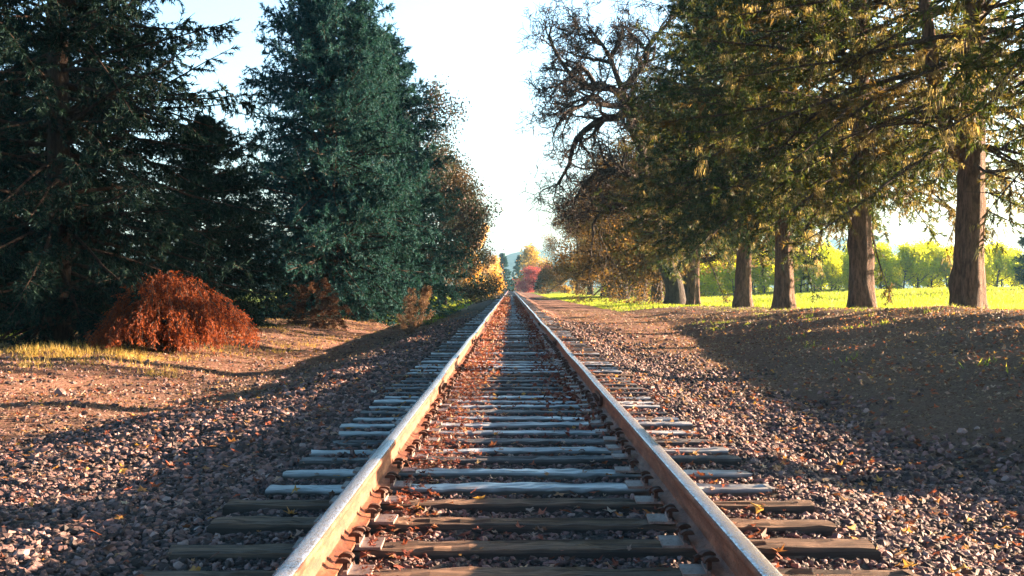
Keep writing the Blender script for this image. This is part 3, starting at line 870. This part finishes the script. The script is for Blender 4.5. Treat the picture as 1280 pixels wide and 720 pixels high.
plant('maple_tree', crm, (px(667, 330), 330), 0, .95, 'crimson maple right of the vanishing point', 'tree', None, (1.15, 1.15, .76))
plant('maple_tree', crm, (px(684, 360), 360), 2, .85, 'smaller pink red maple above the dark round bush', 'tree')
dkb = broadleaf(H=4.5, r0=.15, base=.2, nlimb=14, levels=((6, .5, .8), (6, .55, .8)), nleaf=34, lsize=.26, leafspread=1.2, foliage='darkbush', seed=28, limb_len=.5, up=.03)
plant('bush', dkb, (px(682, 270), 270), 0, 1.0, 'dark round bush in front of the crimson trees', 'bush')

# shrubs on the left verge, and a lens flare tint shaped as a mound
wp = broadleaf(H=2.2, r0=.07, base=.15, nlimb=34, levels=((8, .5, .8), (7, .5, .9)), nleaf=19, lsize=.07, foliage='rust', bark='twigb' if False else 'oakbark',
               seed=31, limb_len=.95, up=-.10, wig=.12, droop=.18, trunk_top=.8, minr=.0025)
def flare_mound(seed, rad, h, n=420):  # lens flare tint built up as a leafy dome
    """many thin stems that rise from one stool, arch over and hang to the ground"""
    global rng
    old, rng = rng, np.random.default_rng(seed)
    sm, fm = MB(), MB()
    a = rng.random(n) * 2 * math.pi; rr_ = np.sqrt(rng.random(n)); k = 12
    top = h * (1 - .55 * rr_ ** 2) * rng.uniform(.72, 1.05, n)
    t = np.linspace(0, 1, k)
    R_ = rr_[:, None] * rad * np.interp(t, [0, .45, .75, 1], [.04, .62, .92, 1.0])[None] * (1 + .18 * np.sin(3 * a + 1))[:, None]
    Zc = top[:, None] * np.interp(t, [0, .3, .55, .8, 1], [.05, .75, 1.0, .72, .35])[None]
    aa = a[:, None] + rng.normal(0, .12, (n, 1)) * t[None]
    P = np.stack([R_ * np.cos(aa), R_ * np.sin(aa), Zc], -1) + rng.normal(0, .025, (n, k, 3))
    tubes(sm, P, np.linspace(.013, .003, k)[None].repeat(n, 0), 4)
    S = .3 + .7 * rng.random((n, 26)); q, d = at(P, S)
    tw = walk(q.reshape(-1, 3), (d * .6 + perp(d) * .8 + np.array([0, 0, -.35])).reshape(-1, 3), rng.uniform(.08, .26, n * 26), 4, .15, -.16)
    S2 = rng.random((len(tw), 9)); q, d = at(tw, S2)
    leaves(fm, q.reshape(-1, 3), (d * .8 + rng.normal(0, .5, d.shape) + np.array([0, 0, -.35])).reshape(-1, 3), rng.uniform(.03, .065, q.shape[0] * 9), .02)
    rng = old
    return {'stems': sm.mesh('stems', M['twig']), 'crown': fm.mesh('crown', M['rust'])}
plant('shrub_and_flare_mound', flare_mound(33, 1.75, 1.75), (px(210, 26), 26), 0, 1.0, 'rust red lens flare tint added as a leafy dome beside the big spruce', 'shrub')
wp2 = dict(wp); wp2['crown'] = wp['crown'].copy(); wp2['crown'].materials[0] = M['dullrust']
plant('shrub_and_flare_mound', wp2, (px(392, 46), 46), 2, .62, 'dark reddish shrub under the widest fir', 'shrub')
wd = broadleaf(H=1.7, r0=.03, base=.08, nlimb=22, levels=((7, .5, .7), (5, .5, .8)), nleaf=6, lsize=.07, foliage='weed', seed=32, limb_len=.75, up=.08, wig=.1, minr=.003)
plant('weed_bush', wd, (px(522, 55), 55), 0, .85, 'tall dry reddish weed bush on the left verge by the track', 'weed')
plant('weed_bush', wd, (px(512, 44), 44), 1.5, .42, 'low dry weed at the shaded ballast edge in front of the tall weed bush', 'weed')

# ---- right side: row of big pines
GR = 'row of big pines on the right bank'
piA = conifer(H=17, r0=.345, base=3.9, rmax=6.2, nbr=250, ntw=28, nbl=26, blen=.16, bw=.032, hang=.45, iso=.7, elr=.35, foliage='pine', seed=41, power=.36, tw_len=1.0, lichen=1700, dead=13, fork=(3.3, 2.9), droop=-.2, tipup=.05, ragged=.35, baretw=.22, hexp=.85)
piB = conifer(H=18, r0=.36, base=3.9, rmax=6.4, nbr=340, ntw=28, nbl=24, blen=.18, bw=.038, hang=.5, iso=.7, elr=.35, foliage='pine', seed=42, power=.36, tw_len=1.1, lichen=1800, dead=7, droop=-.22, tipup=.05, ragged=.35, baretw=.15)
piC = conifer(H=18, r0=.37, base=3.9, rmax=5.9, nbr=360, ntw=26, nbl=24, blen=.20, bw=.045, hang=.5, iso=.7, elr=.35, foliage='darkpine', seed=43, power=.42, tw_len=1.1, lichen=1800, dead=7, droop=-.22, tipup=.05, ragged=.35, baretw=.15)
XR = 10.6
TILT = np.random.default_rng(5)
plant('pine_tree', piA, (XR + .2, 11), 1.0, 1.15, 'big pine on the right bank just outside the right edge', 'tree', GR)
plant('pine_tree', piA, (XR + .3, 20), 2.3, 1.15, 'big pine beyond the right edge, its boughs reaching into the top right corner', 'tree', GR)
plant('pine_tree', piA, (px(1210, 28.5), 28.5), 0.2, 1, 'thickest big pine trunk at the right edge of the photo', 'tree', GR)
plant('pine_tree', piB, (px(1077, 37.2), 37.2), 0.8, 1, 'big pine second from the right, hill visible beside its trunk', 'tree', GR)
plant('pine_tree', piC, (px(980, 47.7), 47.7), 2.0, 1, 'big pine third from the right with short visible trunk', 'tree', GR)
plant('pine_tree', piC, (px(928, 56.3), 56.3), 3.4, 1, 'big pine fourth from the right, between field gap and oak', 'tree', GR)
plant('pine_tree', piB, (px(866, 73), 73), 5.1, 1.0, 'big pine fifth from the right, just behind the bare oak trunk', 'tree', GR)

def bare_oak():
    """crooked trunk and main limbs, then ever finer twisting twigs"""
    global rng
    old, rng = rng, np.random.default_rng(54)
    Y0 = 79.0; bx, bz = 845, float(Hgt(px(845, Y0), Y0))
    def loc(path, depth):
        n = len(path)
        return np.array([[(u - bx) / F * Y0, depth * k / (n - 1), CAMZ + (359.5 - v) / F * Y0 - bz] for k, (u, v) in enumerate(path)])
    def resample(P, k):
        d = np.r_[0, np.cumsum(np.linalg.norm(np.diff(P, axis=0), axis=1))]; t = np.linspace(0, d[-1], k)
        return np.stack([np.interp(t, d, P[:, a]) for a in range(3)], -1)
    tr = [(845, 392), (842, 350), (830, 318), (815, 270), (808, 235), (803, 187), (792, 160), (787, 133), (777, 107), (768, 77), (757, 57), (745, 40), (738, 30)]
    tm, bm_ = MB(), MB()
    T = resample(loc(tr, 1.0), 30)
    T[1:] += rng.normal(0, .03, (29, 3))
    tubes(tm, T[None], (np.interp(np.linspace(0, 1, 30), [0, .06, .2, .5, 1], [.95, .62, .52, .34, .07]))[None], 14)
    limbs = [([(783, 120), (770, 108), (737, 108), (720, 100), (700, 80), (690, 68), (684, 54)], -2.0, .20),
             ([(737, 108), (728, 90), (716, 82), (706, 98), (694, 112), (684, 135)], -2.6, .12),
             ([(787, 137), (770, 143), (747, 147), (730, 160), (720, 173), (712, 205), (700, 228)], 2.2, .20),
             ([(787, 133), (770, 128), (752, 132), (738, 122), (722, 140), (702, 148), (690, 172)], -3.2, .15),
             ([(768, 77), (776, 52), (780, 32), (788, 22)], 2.0, .12), ([(757, 53), (740, 50), (726, 44), (714, 38)], -1.5, .10),
             ([(777, 107), (800, 80), (815, 50), (835, 30)], -2.5, .18), ([(803, 187), (825, 150), (850, 120), (870, 100)], 3.0, .20),
             ([(808, 235), (790, 215), (770, 205), (745, 212), (728, 235), (716, 262)], 3.4, .18),
             ([(825, 300), (800, 282), (782, 262), (762, 258), (745, 272), (735, 298)], -2.4, .17),
             ([(815, 270), (840, 235), (862, 215), (885, 180)], -3.0, .20),
             ([(768, 77), (750, 72), (735, 66), (718, 62), (706, 52)], 2.6, .10),
             ([(792, 160), (790, 130), (800, 95), (806, 60)], 4.5, .16), ([(803, 187), (800, 165), (788, 150), (772, 130)], -5.0, .16)]
    k = 10
    P = np.stack([resample(loc(l, d), k) for l, d, _ in limbs])
    # each limb starts on the trunk where its first point lies
    for i, (l, d, _) in enumerate(limbs):
        near = T[np.argmin(np.abs(T[:, 2] - P[i, 0, 2]))] if i != 1 else P[0, 3]
        P[i] += (near - P[i, 0]) * np.linspace(1, 0, k)[:, None]
    P[:, 1:] += rng.normal(0, .07, P[:, 1:].shape)
    rad = np.array([r_ * 1.45 for _, _, r_ in limbs]); tap = np.linspace(1, .28, k)
    # the trunk's thin top carries twigs too
    P = np.concatenate([P, resample(T[18:], k)[None]]); rad = np.r_[rad, .12]
    tubes(bm_, P, rad[:, None] * tap[None], 8)
    L = np.linalg.norm(np.diff(P, axis=1), axis=2).sum(1)
    for li, (nc, ratio, wig) in enumerate(((13, .36, .26), (8, .55, .30), (5, .55, .34), (2, .7, .34))):
        N = len(P)
        t = rng.uniform(.15, 1, (N, nc)); t[:, 0] = 1
        q, d = at(P, t); q = q.reshape(-1, 3); d = d.reshape(-1, 3)
        rp = (rad[:, None] * np.interp(t, np.linspace(0, 1, len(tap)), tap)).ravel()
        nd = norm(d + perp(d) * rng.uniform(.6, 1.5, (len(d), 1)))
        L = np.repeat(L, nc) * ratio * rng.uniform(.5, 1.2, N * nc)
        P = walk(q, nd, L, 7, wig, .01); rad = np.maximum(rp * .56, .021); tap = np.linspace(1, .45, 7)
        tubes(bm_, P, rad[:, None] * tap[None], 5 if li == 0 else 3)
    rng = old
    return {'trunk': tm.mesh('trunk', M['oakbark'], True), 'branches': bm_.mesh('branches', M['oakbark'])}
plant('bare_oak', bare_oak(), (px(845, 79), 79), 0.0, 1.0, 'bare crooked oak with twisting twigs against the sky', 'tree')
GB = 'brown leaved trees along the right side'
br2 = broadleaf(H=13, r0=.45, base=2.6, nlimb=18, levels=((7, .5, .8), (6, .5, .8), (5, .55, .8)), nleaf=8, lsize=.19, leafspread=1.6, foliage='brownleaf', seed=52, limb_len=.50, up=.0, droop=.06)
for (u, y, s, lb) in ((858, 86, 1.05, 'brown leaved tree right behind the bare oak'), (822, 94, .92, 'brown leaved tree second behind the bare oak'),
                      (803, 105, .9, 'brown leaved tree third behind the bare oak'), (780, 118, 1.0, 'brown leaved tree with low boughs left of the bare oak trunk'),
                      (764, 134, 1.0, 'brown leaved tree fifth behind the bare oak, boughs near the ground'), (755, 154, .9, 'brown leaved tree near the strip of green grass'),
                      (738, 182, .95, 'brown leaved tree close to the puddle'), (722, 225, 1.05, 'farthest brown leaved tree of the right row')):
    plant('oak_tree', br2, (px(u, y), y), u * .7, s, lb, 'tree', GB)
gb = broadleaf(H=6, r0=.15, base=.3, nlimb=14, levels=((6, .5, .8), (6, .55, .8)), nleaf=20, lsize=.34, foliage='goldgreen', seed=53, limb_len=.45, up=.03)
plant('bush', gb, (px(706, 245), 245), 0, .8, 'olive green bush at the end of the right tree row', 'bush')

# orchard behind the field
GO = 'orchard trees across the field'
orc = [broadleaf(H=4.3, r0=.10, base=.10, nlimb=14, levels=((6, .55, .8), (6, .55, .8)), nleaf=8, lsize=.22, leafspread=.9, angle=(.25, .75), foliage='orchard', seed=60 + i, limb_len=.46, up=.17, trunk_top=.7) for i in range(3)]
n = 0
for row, y0 in enumerate((138, 146, 155)):
    for x in np.arange(12 + row * .8, 71, 1.85):
        plant('orchard_tree', orc[n % 3], (x + rng.normal(0, .25), y0 + rng.normal(0, .6)), rng.random() * 6, rng.uniform(.75, 1.15),
              'leafy yellow green orchard tree in the rows across the field', 'tree', GO)
        n += 1
spR = conifer(H=8, r0=.16, base=.6, rmax=2.2, nbr=80, ntw=16, nbl=16, blen=.3, bw=.05, hang=.3, foliage='fir', seed=29, power=.8)
plant('conifer_tree', spR, (px(1298, 95), 95), 0, 1.0, 'small dark conifer poking in at the right edge above the orchard', 'tree')

# ------------------------------------------------------------------ grass
def grass(name, X, Y, L, W, mat, label, lean=.35, per=1):
    mb = MB()
    P = np.stack([X, Y, Hgt(X, Y) - .01], -1)
    D = np.array([0, 0, 1.]) + rng.normal(0, lean, (len(X), 3))
    blades(mb, P, D, L * rng.uniform(.5, 1.2, len(X)), W)
    tag(add(name, mb.mesh(name, M[mat])), label, 'grass', kind='stuff')
# right field, between the trunks and the orchard
A = []
for y0, y1, nn, L, W in ((20, 45, 26000, .20, .018), (45, 80, 26000, .26, .035), (80, 122, 26000, .30, .07)):
    Y = rng.uniform(y0, y1, nn); X = 11.3 + rng.random(nn) ** 1.2 * (Y * .44 - 9 + 4)
    A.append((X, Y, np.full(nn, L), np.full(nn, W)))
X, Y, L, W = [np.concatenate(a) for a in zip(*A)]
grass('field_grass', X, Y, L, W, 'grass', 'bright green sunlit grass of the field behind the big pines')
nn = 30000
Y = rng.uniform(66, 230, nn); X = rng.uniform(4.9, 12, nn); k = X > 6.5 - .011 * np.minimum(Y, 150); 
Y2 = rng.uniform(60, 240, nn); X2 = -rng.uniform(4.0, 12, nn)
grass('verge_grass', np.concatenate([X[k], X2]), np.concatenate([Y[k], Y2]), .16, .05, 'grass', 'green grass verges on both sides farther along the track')
# dry tufts on the left verge
mbX, mbY = [], []
for _ in range(85):
    y = rng.uniform(19, 42); x = rng.uniform(-11.5, -5.6)
    if rng.random() < .5: y = rng.uniform(22, 26); x = px(rng.uniform(25, 190), y)
    m_ = 45
    mbX.append(x + rng.normal(0, .16, m_)); mbY.append(y + rng.normal(0, .16, m_))
X, Y = np.concatenate(mbX), np.concatenate(mbY)
grass('dry_grass', X, Y, .17, .014, 'drygrass', 'tufts of dry yellow grass along the left verge under the spruces', .4)
nn = 9000
Y = rng.uniform(20, 62, nn); X = -rng.uniform(5.2, 13, nn)
k = np.sin(X * 1.9 + Y * .6) * np.sin(Y * .83) > -.2
grass('verge_stubble', X[k], Y[k], .11, .014, 'drygrass', 'thin pale dry grass scattered over the left verge dirt', .6)
nn = 1500
Y = rng.uniform(22, 60, nn); X = rng.uniform(8.5, 11.8, nn)
cy_ = rng.uniform(9, 40, 60); cx_ = rng.uniform(4.6, 10, 60)
Y = np.concatenate([Y, (cy_[:, None] + rng.normal(0, .12, (60, 18))).ravel()]); X = np.concatenate([X, (cx_[:, None] + rng.normal(0, .12, (60, 18))).ravel()])
grass('bank_grass', X, Y, .11, .014, 'grass', 'sparse green grass blades round the pine trunks', .5)

# ------------------------------------------------------------------ puddle and hills
n_ = NT('puddle_water'); n_.principled((.02, .025, .03), .06, nrm=n_.bump(n_.noise(n_.coord(), 4, 2), .05, .01))
a = np.linspace(0, 2 * math.pi, 40, endpoint=False)
rr = 1 + .18 * np.sin(3 * a) + .1 * np.sin(5 * a + 1)
pz = float(np.max(Hgt(4.0 + 1.3 * rr * np.cos(a), 152 + 16 * rr * np.sin(a)))) + .004
V = np.stack([4.0 + 1.3 * rr * np.cos(a), 152 + 16 * rr * np.sin(a), np.full(40, pz)], -1)
V = np.concatenate([V, [[4.0, 152, pz]]])
me = mesh_np('puddle', V, [np.stack([np.arange(40), (np.arange(40) + 1) % 40, np.full(40, 40)], -1)], n_.m)
tag(add('puddle', me), kind='structure')

def hills():
    n = NT('wooded_hills'); f = n.noise(n.coord(), .02, 6, .7)
    n.principled(n.ramp(f, [(.35, (.02, .055, .06)), (.65, (.07, .11, .08))]), .95, nrm=n.bump(f, 1, 6), spec=.1)
    xs = np.linspace(-1800, 2400, 260); ys = np.linspace(1500, 3000, 50)
    X, Y = np.meshgrid(xs, ys)
    u = X / 1900 * F + 638     # bearing of each ridge point as seen from the track
    top = np.interp(u, [-900, 300, 560, 610, 640, 668, 700, 745, 900, 1000, 1060, 1110, 1150, 1200, 1260, 1500, 2400], [40, 55, 50, 42, 50, 55, 46, 40, 46, 50, 66, 72, 60, 48, 42, 50, 40])
    ridge = np.exp(-((Y - 2050) / 300) ** 2)
    Z = top * 1.18 * ridge + 5 * np.sin(X * .013) * np.sin(Y * .01) * ridge + rng.normal(0, 2.2, X.shape) * ridge - 3
    i = np.arange(X.size).reshape(X.shape)
    q = np.stack([i[:-1, :-1], i[:-1, 1:], i[1:, 1:], i[1:, :-1]], -1).reshape(-1, 4)
    tag(add('hills', mesh_np('hills', np.stack([X, Y, Z], -1).reshape(-1, 3), [q], n.m, None, True)), kind='structure')
hills()

# ------------------------------------------------------------------ haze
HAZE = 0.00016
if HAZE:
    m = MB(); m.box((0, 1480, 43), (5400, 3160, 100))
    n = NT('haze_air')
    pv = n.n('ShaderNodeVolumePrincipled')
    pv.inputs['Color'].default_value = (.38, .74, 1, 1); pv.inputs['Density'].default_value = HAZE; pv.inputs['Anisotropy'].default_value = .45
    n.l(pv.outputs[0], n.out.inputs['Volume'])
    tag(add('haze', m.mesh('haze', n.m)), 'thin pale haze over the fields and hills', 'haze', kind='stuff')

# ------------------------------------------------------------------ light, sky, camera
SUN_EL, SUN_AZ = R(10.0), R(70.0)       # azimuth clockwise from +Y
w = bpy.data.worlds.new('World'); sc.world = w; w.use_nodes = True
nt = w.node_tree; bg = nt.nodes['Background']
sky = nt.nodes.new('ShaderNodeTexSky'); sky.sky_type = 'NISHITA'; sky.sun_disc = False
sky.sun_elevation = SUN_EL; sky.sun_rotation = SUN_AZ
sky.air_density = 1.0; sky.dust_density = 3.0; sky.ozone_density = 3.0
# added sky ramp: bright low down, dimmed and tinted overhead to darken shade
tc = nt.nodes.new('ShaderNodeTexCoord'); sx = nt.nodes.new('ShaderNodeSeparateXYZ'); rp = nt.nodes.new('ShaderNodeValToRGB')
nt.links.new(tc.outputs['Generated'], sx.inputs[0]); nt.links.new(sx.outputs['Z'], rp.inputs['Fac'])
e = rp.color_ramp.elements
e[0].position = 0; e[0].color = (1, 1, 1, 1); e[1].position = .8; e[1].color = (.06, .14, .15, 1)
e2 = e.new(.25); e2.color = (.96, 1, 1, 1)
e3 = e.new(.45); e3.color = (.16, .28, .30, 1)
mx = nt.nodes.new('ShaderNodeMix'); mx.data_type = 'RGBA'; mx.blend_type = 'MULTIPLY'; mx.inputs['Factor'].default_value = 1
nt.links.new(sky.outputs[0], mx.inputs['A']); nt.links.new(rp.outputs['Color'], mx.inputs['B'])
nt.links.new(mx.outputs['Result'], bg.inputs['Color']); bg.inputs['Strength'].default_value = .095
L = bpy.data.lights.new('sun', 'SUN'); L.energy = 5.0; L.angle = R(.5); L.color = (1, .70, .47)
lo = bpy.data.objects.new('sun', L); COL.objects.link(lo)
lo.rotation_euler = (math.pi / 2 - SUN_EL, 0, -SUN_AZ + math.pi)
lo.rotation_euler = (R(90) - SUN_EL, 0, math.pi - SUN_AZ)

cam = bpy.data.cameras.new('camera'); co = bpy.data.objects.new('camera', cam); COL.objects.link(co)
co.location = (CAMX, 0, CAMZ); co.rotation_euler = (R(90), 0, 0)
cam.lens = F / 1280 * 36; cam.sensor_width = 36; cam.shift_x = 2 / 1280; cam.shift_y = .5 / 1280 * -1
cam.clip_end = 8000; cam.clip_start = .05
sc.camera = co
sc.view_settings.view_transform = 'Standard'; sc.view_settings.look = 'None'
sc.view_settings.exposure = 3.3; sc.view_settings.gamma = 1
sc.cycles.use_denoising = True
sc.cycles.max_bounces = 6; sc.cycles.transmission_bounces = 4; sc.cycles.diffuse_bounces = 3
